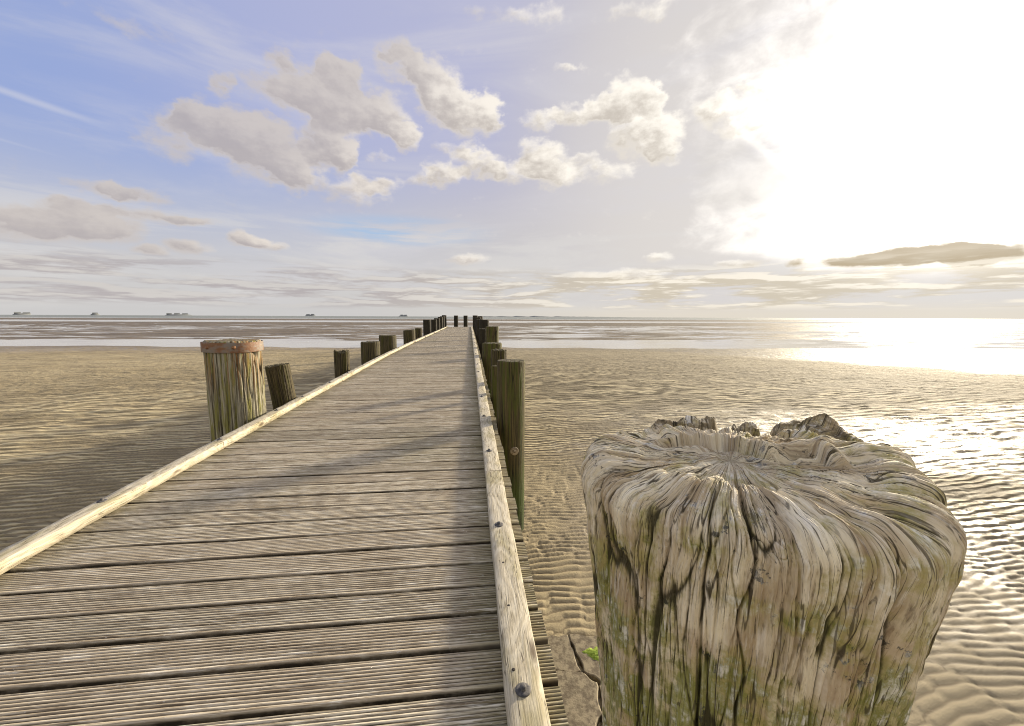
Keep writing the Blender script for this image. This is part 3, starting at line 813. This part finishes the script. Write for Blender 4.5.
    i = np.arange(n); tris = np.stack([np.full(n, n * m), i * m, ((i + 1) % n) * m], -1)
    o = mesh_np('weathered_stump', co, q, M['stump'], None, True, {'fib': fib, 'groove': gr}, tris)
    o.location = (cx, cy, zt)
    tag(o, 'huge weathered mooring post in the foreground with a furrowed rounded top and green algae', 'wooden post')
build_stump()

# ------------------------------------------------------------------ cracked slab beside the stump foot
def slab():
    root = empty('cracked_slab', (.72, 2.2, 0)); tag(root, 'flat grey brown slab split by branching cracks on the sand below the jetty edge', 'stone slab')
    node = (.02, .10)
    outline = [(-.42, .28), (-.16, .34), (.02, .33), (.20, .30), (.36, .24), (.38, -.2), (.22, -.42), (-.1, -.45), (-.42, -.40), (-.5, -.05)]
    # pieces are sectors round two crack junctions
    j1 = (-.03, .02); j2 = (.13, -.16)
    pieces = [[(-.5, .10), (-.42, .28), (-.16, .34), (-.05, .33), j1, (-.26, .06)],
              [(-.05, .33), (.20, .30), (.36, .24), (.38, -.05), j2, (.05, -.06), j1],
              [(-.5, .10), (-.26, .06), j1, (.05, -.06), (.0, -.25), (-.1, -.45), (-.42, -.40)],
              [(.05, -.06), j2, (.20, -.30), (.22, -.42), (-.1, -.45), (.0, -.25)],
              [j2, (.38, -.05), (.38, -.25), (.22, -.42), (.20, -.30)]]
    import bmesh
    for k, pc in enumerate(pieces):
        bm = bmesh.new(); c = np.mean(pc, 0); pts = []
        rg = np.random.RandomState(k)
        for i in range(len(pc)):
            a = np.array(pc[i]); b = np.array(pc[(i + 1) % len(pc)])
            for t in np.linspace(0, 1, 7)[:-1]:
                p = a + (b - a) * t
                nrm = np.array([b[1] - a[1], a[0] - b[0]]); nrm /= np.linalg.norm(nrm)
                p = p + nrm * .018 * float(perlin(p[0] * 14, p[1] * 14, 7)) ; p = p + (c - p) / np.linalg.norm(c - p) * .008
                pts.append(p)
        hz = .028 + .004 * k % .01
        v0 = [bm.verts.new((p[0], p[1], -.03)) for p in pts]; v1 = [bm.verts.new((p[0], p[1], hz - .005)) for p in pts]
        v2 = [bm.verts.new((*(p + (c - p) * .035), hz)) for p in pts]
        n = len(pts)
        for i in range(n):
            j = (i + 1) % n
            bm.faces.new((v0[i], v0[j], v1[j], v1[i])); bm.faces.new((v1[i], v1[j], v2[j], v2[i]))
        bm.faces.new(v2)
        bmesh.ops.recalc_face_normals(bm, faces=bm.faces)
        me = bpy.data.meshes.new('slab_piece'); bm.to_mesh(me); bm.free(); me.materials.append(M['slab'])
        o = bpy.data.objects.new('slab_piece', me); C.objects.link(o); o.parent = root
    # moss cushion
    n, m = 60, 14; th = np.arange(n) / n * 2 * PI; rr = np.linspace(0, 1, m)
    TH, RR = np.meshgrid(th, rr, indexing='ij')
    x = .13 + np.cos(TH) * RR * (.15 + .03 * np.sin(3 * TH)); y = .14 + np.sin(TH) * RR * (.10 + .02 * np.cos(2 * TH))
    z = .020 + .022 * (1 - RR ** 2) + .010 * fbm(x * 40, y * 40, 3, 3) * (1 - RR ** 4)
    mesh_np('moss_patch', np.stack([x, y, z], -1).reshape(-1, 3), grid_quads(n, m, True)[:, ::-1], M['moss'], root, True)
slab()

# ------------------------------------------------------------------ far islets with farmsteads
def islet(azd, wdeg, seed, D=4200.):
    rg = np.random.RandomState(seed); a = math.radians(azd)
    cxx, cyy = math.sin(a) * D, math.cos(a) * D; W = math.radians(wdeg) * D / 2
    n = 24; th = np.arange(n) / n * 2 * PI
    co = []
    for k, (s, z) in enumerate([(1.25, -.5), (1.1, 4.), (.9, 9.), (.0, 12.)]):
        co.append(np.stack([np.cos(th) * W * s, np.sin(th) * W * .5 * s, np.full(n, z)], -1))
    o = mesh_np('islet_mound', np.stack(co, 1).reshape(-1, 3), grid_quads(n, 4, True), M['islet'], None, True)
    o.location = (cxx, cyy, 0); o.rotation_euler = (0, 0, -a); tag(o, 'low grassy mound rising from the sea at the horizon', None, None, 'structure')
    k = max(1, int(W / 35))
    return o, (cxx, cyy, a, W, k, rg)
def farm(cx, cy, a, off, w, h, label):
    root = empty('farmhouse', (cx + math.cos(a) * off, cy - math.sin(a) * off, 7.)); root.rotation_euler = (0, 0, -a)
    mb = MB(); h = h * .6; mb.box(-w / 2, w / 2, -7, 7, 0, h * .5); mb.build('wall', M['house'], root)
    e = w / 2 + 1
    co = [(-e, -8, h * .5 + .05), (e, -8, h * .5 + .05), (e, 8, h * .5 + .05), (-e, 8, h * .5 + .05), (-e * .8, 0, h), (e * .8, 0, h)]
    mb = MB(); mb.add(co, [(0, 1, 5, 4), (2, 3, 4, 5), (1, 2, 5, 5), (3, 0, 4, 4)]); 
    me = bpy.data.meshes.new('roof'); me.from_pydata(co, [], [(0, 1, 5, 4), (2, 3, 4, 5), (1, 2, 5), (3, 0, 4), (3, 2, 1, 0)]); me.materials.append(M['islet'])
    r = bpy.data.objects.new('roof', me); C.objects.link(r); r.parent = root
    tag(root, label, 'farmhouse', 'farmhouses on the far islets')
ISL = [(-44.6, .95, 1, [(-18, 30, 22), (20, 34, 20)], 'the islet nearest the left edge'),
       (-40.0, .6, 2, [(0, 30, 22)], 'the second islet from the left'),
       (-33.6, 2.0, 3, [(-60, 34, 22), (-12, 36, 24), (38, 38, 21)], 'the widest islet on the left horizon'),
       (-20.6, 1.1, 4, [(-20, 32, 19), (18, 30, 22)], 'the islet above the slim ragged post'),
       (-9.1, 1.1, 5, [(-16, 30, 20), (20, 30, 18)], 'the islet left of the far post row')]
for azd, wd, sd, farms, where in ISL:
    o, (cx, cy, a, W, k, rg) = islet(azd, wd, sd)
    for j, (off, w, h) in enumerate(farms):
        nm = ['left', 'middle', 'right'][j] if len(farms) == 3 else ['left', 'right'][j] if len(farms) == 2 else 'only'
        farm(cx, cy, a, off, w, h, 'tiny grey farmhouse, the %s one on %s' % (nm, where))
# low far coast right of the jetty
def coast():
    n = 90; az = np.radians(np.linspace(1.5, 22, n)); D = 6500.
    h = (16 + 10 * np.array([perlin(i * .31, .5, 7) for i in range(n)]).astype(float)) * np.sin(np.linspace(0, PI, n)) ** .3 * np.linspace(1, .35, n)
    co = []
    for k, (dd, hh) in enumerate([(-60, 0), (-20, .8), (60, 1), (200, 0)]):
        co.append(np.stack([np.sin(az) * (D + dd), np.cos(az) * (D + dd), h * hh - 2 * (hh == 0)], -1))
    o = mesh_np('far_coast', np.stack(co, 1).reshape(-1, 3), grid_quads(n, 4), M['islet'], None, True)
    tag(o, 'thin dark line of far coast on the horizon', None, None, 'structure')
coast()

# ------------------------------------------------------------------ sky
SKY_STRENGTH = .1
def build_world():
    w = bpy.data.worlds.new('World'); bpy.context.scene.world = w; w.use_nodes = True
    t = w.node_tree; t.nodes.clear(); g = G(t)
    out = g.node('ShaderNodeOutputWorld'); bg = g.node('ShaderNodeBackground'); t.links.new(bg.outputs[0], out.inputs[0])
    bg.inputs[1].default_value = SKY_STRENGTH
    sky = g.node('ShaderNodeTexSky', sky_type='NISHITA'); sky.sun_disc = False
    sky.sun_elevation = math.radians(SUN_EL); sky.sun_rotation = math.radians(SUN_AZ)
    sky.air_density = 1.0; sky.dust_density = 1.5; sky.ozone_density = 1.5
    nish = S(g, sky.outputs[0])
    d = S(g, g.node('ShaderNodeTexCoord').outputs['Generated'])
    x, y, z = g.sep(d)
    az = g.m('ARCTAN2', x, y) * 57.2958
    el = g.m('ARCSINE', g.m('MAXIMUM', g.m('MINIMUM', z, 1.), -1.)) * 57.2958
    # cloud density as a node group of (az, el)
    blobs = BLOBS
    gt = bpy.data.node_groups.new('cloud_density', 'ShaderNodeTree')
    gt.interface.new_socket('P', in_out='INPUT', socket_type='NodeSocketVector')
    gt.interface.new_socket('D', in_out='OUTPUT', socket_type='NodeSocketFloat')
    gt.interface.new_socket('L', in_out='OUTPUT', socket_type='NodeSocketFloat')
    g2 = G(gt); gi = gt.nodes.new('NodeGroupInput'); go = gt.nodes.new('NodeGroupOutput')
    P = S(g2, gi.outputs[0])
    wn = g2.noise(g2.scl(P, (.32, .45, .11)), 1, 4, .55, col=True)
    wamp = g2.ss(g2.sep(P)[1], 3., 16., .15, 1.)
    Pw = g2.vm('ADD', P, g2.vm('SCALE', g2.vm('MULTIPLY', g2.vm('SUBTRACT', wn, (.5, .5, .5)), (5.2, 3.4, 0)), wamp))
    tot = lsum = None
    for (a, e, ra, re, s_) in blobs:
        v = g2.vm('MULTIPLY', g2.vm('SUBTRACT', Pw, (a, e, 0.)), (1. / ra, 1. / re, 0.))
        mm = g2.m('MULTIPLY_ADD', g2.vm('DOT_PRODUCT', v, v), -s_, s_, clamp=True)
        lm = mm * g2.vm('DOT_PRODUCT', v, (.42, .80, 0.))
        tot = mm if tot is None else tot + mm; lsum = lm if lsum is None else lsum + lm
    n = g2.noise(g2.scl(P, (.30, .50, .2)), 1, 9, .56)
    n2 = g2.noise(g2.scl(P, (.95, 1.5, .5)), 1, 6, .6)
    D = g2.m('MINIMUM', tot, 1.15) + (n - .5) * 1.25 + (n2 - .5) * .45
    gt.links.new(D.s, go.inputs[0])
    gt.links.new((lsum / (tot + .08)).s, go.inputs[1])
    A = g.xyz(az, el, 0.)
    gn_ = g.node('ShaderNodeGroup'); gn_.node_tree = gt; g.put(gn_.inputs[0], A)
    D0 = S(g, gn_.outputs[0]); L0 = S(g, gn_.outputs[1])
    alpha = g.ss(D0, .10, .92) * g.ss(az - el * 1.2, -50., -20., .86, 1.)
    tex = g.noise(g.scl(A, (.55, .9, 1)), 1, 7, .6)
    lit = g.ss(L0 + (tex - .5) * 1.3 + g.ss(D0, .9, .3) * .30, -.50, .50)
    thick = g.ss(D0, .55, 1.3)
    # distance from sun
    sa, se = math.radians(SUN_AZ), math.radians(SUN_EL)
    sv = (math.sin(sa) * math.cos(se), math.cos(sa) * math.cos(se), math.sin(se))
    ang = g.m('ARCCOSINE', g.m('MINIMUM', g.vm('DOT_PRODUCT', g.vm('NORMALIZE', d), sv), .99999)) * 57.2958
    # clear sky: Nishita pulled toward the hazy lilac blue seen opposite the glare
    k = .60 / SKY_STRENGTH
    base = g.mix(.82, nish, tuple(c * k for c in (.33, .41, .72)))
    base = g.mix(g.ss(y, .15, -.35) * .85, base, tuple(c * k for c in (.88, .83, .75)))  # unseen sky behind the camera, brightened to add warm fill light
    base = g.mix(g.ss(el, 42, 70) * .6, base, tuple(c * k for c in (.58, .56, .54)))
    elm = g.ss(el, 20., 2.)
    base = g.mix(g.ss(ang, 88, 42) * .9, base, tuple(c * k for c in (.55, .525, .575)))
    base = g.mix(elm * .92, base, tuple(c * k for c in (.62, .60, .575)))
    azr = g.ss(ang, 50, 26)
    base = g.mix(azr * .85, base, tuple(c * k for c in (.71, .67, .635)))
    base = g.mix(g.ss(ang, 92, 66) * g.ss(ang, 36, 52) * g.ss(el, 12, 24) * .6, base, tuple(c * k for c in (.43, .455, .69)))
    gap = g.ss(g.vm('LENGTH', g.vm('MULTIPLY', g.vm('SUBTRACT', g.xyz(az, el, 0.), (-9., 11.2, 0.)), (1 / 15., 1 / 2.4, 0.))) , 1.0, .2)
    # cirrus veil
    ci = g.noise(g.xyz(az * .030 + el * .02, el * .16 - az * .012, 3.), 1, 7, .6, .6)
    ci2 = g.noise(g.xyz(az * .05, el * .35, 9.), 1, 6, .6, .4)
    veil = g.ss(ci, .42, .80) * .6
    base = g.mix(veil, base, tuple(c * k for c in (.66, .645, .68)))
    low_veil = g.ss(ci2, .45, .62) * g.ss(el, 14, 9) * .55
    base = g.mix(low_veil, base, tuple(c * k for c in (.70, .68, .66)))
    base = g.mix(gap * g.ss(ci2, .62, .42) * .75, base, tuple(c * k for c in (.34, .53, .78)))
    # contrails: thin straight streaks
    for (a0, e0, sl, wd, l0, l1, s_) in ((-45, 18.6, -.13, .28, -60, -36, .35), (-44, 14.6, -.12, .13, -60, -40, .15)):
        dd = g.m('ABSOLUTE', el - e0 - (az - a0) * sl + (ci2 - .5) * .7)
        st = g.ss(dd, wd * 1.6, 0.) * g.ss(az, l1, l1 - 6) * s_
        base = g.mix(st, base, tuple(c * k for c in (.76, .74, .74)))
    # cloud colour
    warm = g.ss(ang, 75, 25)
    shade_c = g.mix(warm, tuple(c * k for c in (.46, .415, .41)), tuple(c * k for c in (.60, .545, .48)))
    lit_c = g.mix(warm, tuple(c * k for c in (.80, .73, .655)), tuple(c * k for c in (1.06, 1.0, .90)))
    lit = lit * g.ss(az - el * 1.2, -46., -34., .45, 1.)
    bar = g.ss(el, 9.5, 8.0) * g.ss(ang, 20, 14)
    lit = lit * (1. - bar * .9); thick = g.m('MAXIMUM', thick, bar)
    shade_c = g.mix(bar, shade_c, tuple(c * k for c in (.50, .41, .28)))
    cc = g.mix(g.m('MAXIMUM', lit, g.ss(thick, .7, 0.) * .4), shade_c, lit_c)
    col = g.mix(alpha, base, cc)
    gn = g.noise(g.scl(A, (.09, .12, 1)), 1, 6, .6)
    n3_ = g.noise(g.scl(g.vm('ADD', A, (7., 3., 0.)), (.16, .30, 1)), 1, 8, .58, .5)
    # grey wedge of cloud left of the glare with a bright trail along its upper edge
    ln_ = el - (20.4 - (az - 34.5) * .88)
    wedge = g.ss(az + (ci2 - .5) * 2.5, 28.6, 31.2) * g.ss(ln_ + (n3_ - .5) * 2.4, .5, -1.0) * g.ss(el + (ci2 - .5) * 2.2, 12.2, 14.2) * g.ss(el, 21.8, 19.5)
    col = g.mix(wedge * .34, col, tuple(c * k for c in (.68, .645, .60)))
    trail = g.ss(g.m('ABSOLUTE', ln_ - .5 + (n3_ - .5) * 1.2), .75, .1) * g.ss(az, 33., 35.) * g.ss(az, 42., 40.)
    col = g.mix(trail * .30, col, tuple(c * k for c in (1.25, 1.2, 1.08)))
    # low stratocumulus rows above the horizon
    rn = g.noise(g.xyz(az * .085, el * .75, 1.), 1, 8, .58, .2)
    rn1 = g.noise(g.xyz(az * .085 + .06, el * .75 + .32, 1.), 1, 8, .58, .2)
    rows = g.ss(rn, .43, .54) * g.ss(el, 7.2, 4.8) * g.ss(el, .7, 1.6)
    rl = g.ss(rn - rn1, -.02, .09)
    rc = g.mix(rl, g.mix(warm, tuple(c * k for c in (.44, .40, .405)), tuple(c * k for c in (.62, .545, .42))), g.mix(warm, tuple(c * k for c in (.63, .595, .565)), tuple(c * k for c in (.98, .90, .76))))
    col = g.mix(rows * .85, col, rc)
    # horizon mist
    hm = g.ss(el, 2.2, .2)
    col = g.mix(hm * .6, col, g.mix(warm, tuple(c * k for c in (.58, .57, .56)), tuple(c * k for c in (.78, .70, .56))))
    # glare of the veiled sun
    gl = g.m('POWER', 2.71828, ang * -1. / 8.0) * 2.6
    edge = g.ss(ang + (gn - .5) * 20 + (n3_ - .5) * 15 + g.ss(el, 9., 3.) * 10 - g.ss(el, 17., 30.) * 4, 23, 7.)
    dark = g.ss(D0, .45, .95) * g.ss(ang, 2, 6) * .93 * g.ss(el, 9.5, 7.5)
    glare = (gl * .24 + edge * .85 + g.m('POWER', 2.71828, ang * -1. / 2.5) * 9.)
    fac = glare * (1. - dark) * (1. - wedge * .5) * g.ss(el, 2.5, 8.5, .22, 1.)
    addc = g.vm('SCALE', g.xyz(1.0 * k, .955 * k, .86 * k), fac)
    col = g.vm('ADD', col, addc)
    t.links.new(col.s, bg.inputs[0])
    w.cycles.sampling_method = 'MANUAL'; w.cycles.sample_map_resolution = 1024
BLOBS = [
 (-30.4, 20.0, 4.92, 2.03, 0.9), (-27.3, 20.0, 5.9, 3.23, 1), (-24.1, 18.4, 6.11, 3.97, 1), (-21.4, 16.7, 3.78, 2.51, 0.9), (-32.8, 17.6, 3.61, 2.16, 0.7), (-17.3, 20.2, 4.01, 3.27, 1),
 (-16.1, 19.2, 2.63, 2.24, 0.9), (-28.4, 23.7, 1.59, 1.14, 0.8), (-22.3, 27.3, 2.32, 1.35, 0.8), (-23.7, 24.6, 5.68, 1.89, 0.6), (-19.6, 24.8, 5.17, 3.18, 0.9), (-16.2, 27.2, 3.43, 2.14, 0.9),
 (-16.7, 24.2, 4.86, 3.04, 1), (-15.4, 26.9, 3.18, 2.41, 0.9), (-10.4, 24.4, 4.02, 2.88, 1), (-8.1, 22.1, 2.55, 1.94, 1), (-13.2, 23.5, 4.5, 2.37, 0.9), (-8.8, 30.6, 3.09, 1.37, 0.7),
 (-8.3, 28.9, 4.05, 1.91, 0.8), (-4.4, 28.2, 4.83, 2.71, 1), (-2.9, 26.1, 4.25, 2.6, 0.9), (0.6, 24.7, 4.67, 2.98, 1), (2.6, 25.6, 2.68, 2.4, 0.9), (-11.6, 16.7, 4.05, 1.5, 0.8),
 (-15.3, 15.4, 5.96, 2.09, 0.7), (-11.5, 19.7, 2.17, 0.86, 0.5), (-1.0, 21.3, 4.34, 1.16, 0.6), (1.5, 19.7, 4.74, 2.09, 0.8), (-3.1, 18.3, 3.33, 1.66, 0.8), (-6.1, 17.6, 2.94, 1.21, 0.6),
 (10.0, 20.6, 4.4, 2.64, 1), (12.2, 18.3, 4.39, 1.83, 0.9), (6.3, 18.8, 5.12, 1.52, 0.7), (15.7, 20.0, 2.98, 1.17, 0.6), (18.8, 18.4, 4.22, 1.79, 0.6), (21.4, 26.3, 4.35, 2.53, 1),
 (23.8, 25.4, 2.13, 2.55, 1), (18.5, 25.5, 4.15, 1.83, 0.9), (14.5, 25.0, 3.94, 1.6, 0.8), (9.9, 24.3, 3.35, 1.37, 0.7), (22.6, 22.4, 4.96, 3.01, 1), (26.2, 22.0, 2.38, 2.7, 0.8),
 (25.5, 20.1, 3.02, 1.68, 0.8), (12.8, 29.7, 2.45, 0.6, 0.6), (-0.1, 7.8, 3.8, 0.87, 0.8), (23.3, 5.6, 4.8, 1.36, 0.9), (18.1, 5.5, 5.03, 1.04, 0.7), (25.6, 7.7, 2.48, 0.82, 0.8),
 (-38.8, 11.9, 2.77, 0.95, 0.8), (-36.0, 12.1, 3.43, 0.99, 0.8), (-41.0, 8.6, 4.04, 2.24, 1), (-38.5, 8.6, 3.54, 1.85, 1), (-34.6, 10.3, 4.49, 1.03, 0.8), (-31.8, 10.2, 2.81, 0.67, 0.7),
 (-39.7, 10.1, 3.38, 0.83, 0.8), (-35.5, 6.7, 1.96, 0.66, 0.9), (-32.0, 7.5, 2.82, 0.97, 0.9), (-26.9, 8.8, 2.45, 1.16, 1), (-25.1, 8.4, 3.07, 0.74, 0.9), (-44.3, 7.9, 3.19, 1.89, 1),
 (31.4, 23.9, 3.28, 2.0, 0.9), (36.1, 25.1, 2.5, 1.63, 1), (38.5, 24.2, 0.95, 1.39, 0.9), (36.3, 22.2, 3.26, 1.73, 1), (34.0, 21.6, 3.15, 1.28, 0.9), (43.4, 25.0, 1.68, 1.29, 0.9),
 (45.9, 6.1, 4.33, 0.81, 1.1), (49.5, 6.2, 3.5, 1.28, 1.2), (52.2, 6.1, 3.02, 1.47, 1.2), (54.2, 5.9, 2.33, 1.42, 1.2), (55.9, 5.8, 2.32, 1.14, 1.1), (40.8, 6.2, 1.42, 0.58, 0.8),
 (35.0, 6.6, 3.48, 0.62, 0.8), (-36.0, 26.5, 5.45, 0.96, 0.4), (6.9, 34.4, 8.15, 1.27, 0.5), (22.1, 33.8, 6.03, 1.04, 0.5),]
build_world()

sun = bpy.data.lights.new('sun', 'SUN'); sun.energy = 5.0; sun.angle = math.radians(4.5); sun.color = (1, .87, .66)
so = bpy.data.objects.new('sun', sun); C.objects.link(so)
so.rotation_euler = (math.radians(90 - SUN_EL), 0, math.radians(180 - SUN_AZ))
so.location = (20, 16, 12)

# ------------------------------------------------------------------ camera
from mathutils import Matrix, Vector
cam = bpy.data.cameras.new('camera'); co_ = bpy.data.objects.new('camera', cam); C.objects.link(co_)
cam.sensor_fit = 'HORIZONTAL'; cam.sensor_width = 36; cam.lens = 36 * 400 / 1024.
cam.clip_start = .02; cam.clip_end = 20000
co_.rotation_mode = 'XYZ'
Mx = Matrix.Rotation(math.radians(-6), 4, 'Z') @ Matrix.Rotation(math.radians(90 - 6.6), 4, 'X') @ Matrix.Rotation(math.radians(.24), 4, 'Z')
co_.matrix_world = Matrix.Translation((0, 0, CAMZ)) @ Mx
sc = bpy.context.scene; sc.camera = co_
sc.view_settings.view_transform = 'Standard'; sc.view_settings.look = 'None'; sc.view_settings.gamma = 1; sc.view_settings.use_curve_mapping = False
sc.view_settings.exposure = 0.78
sc.render.engine = 'CYCLES'
sc.cycles.max_bounces = 6; sc.cycles.diffuse_bounces = 3; sc.cycles.glossy_bounces = 3
sc.cycles.use_denoising = True
sc.cycles.use_adaptive_sampling = True; sc.cycles.adaptive_threshold = .02
sc.cycles.pixel_filter_type = 'BLACKMAN_HARRIS'; sc.cycles.filter_width = 1.05
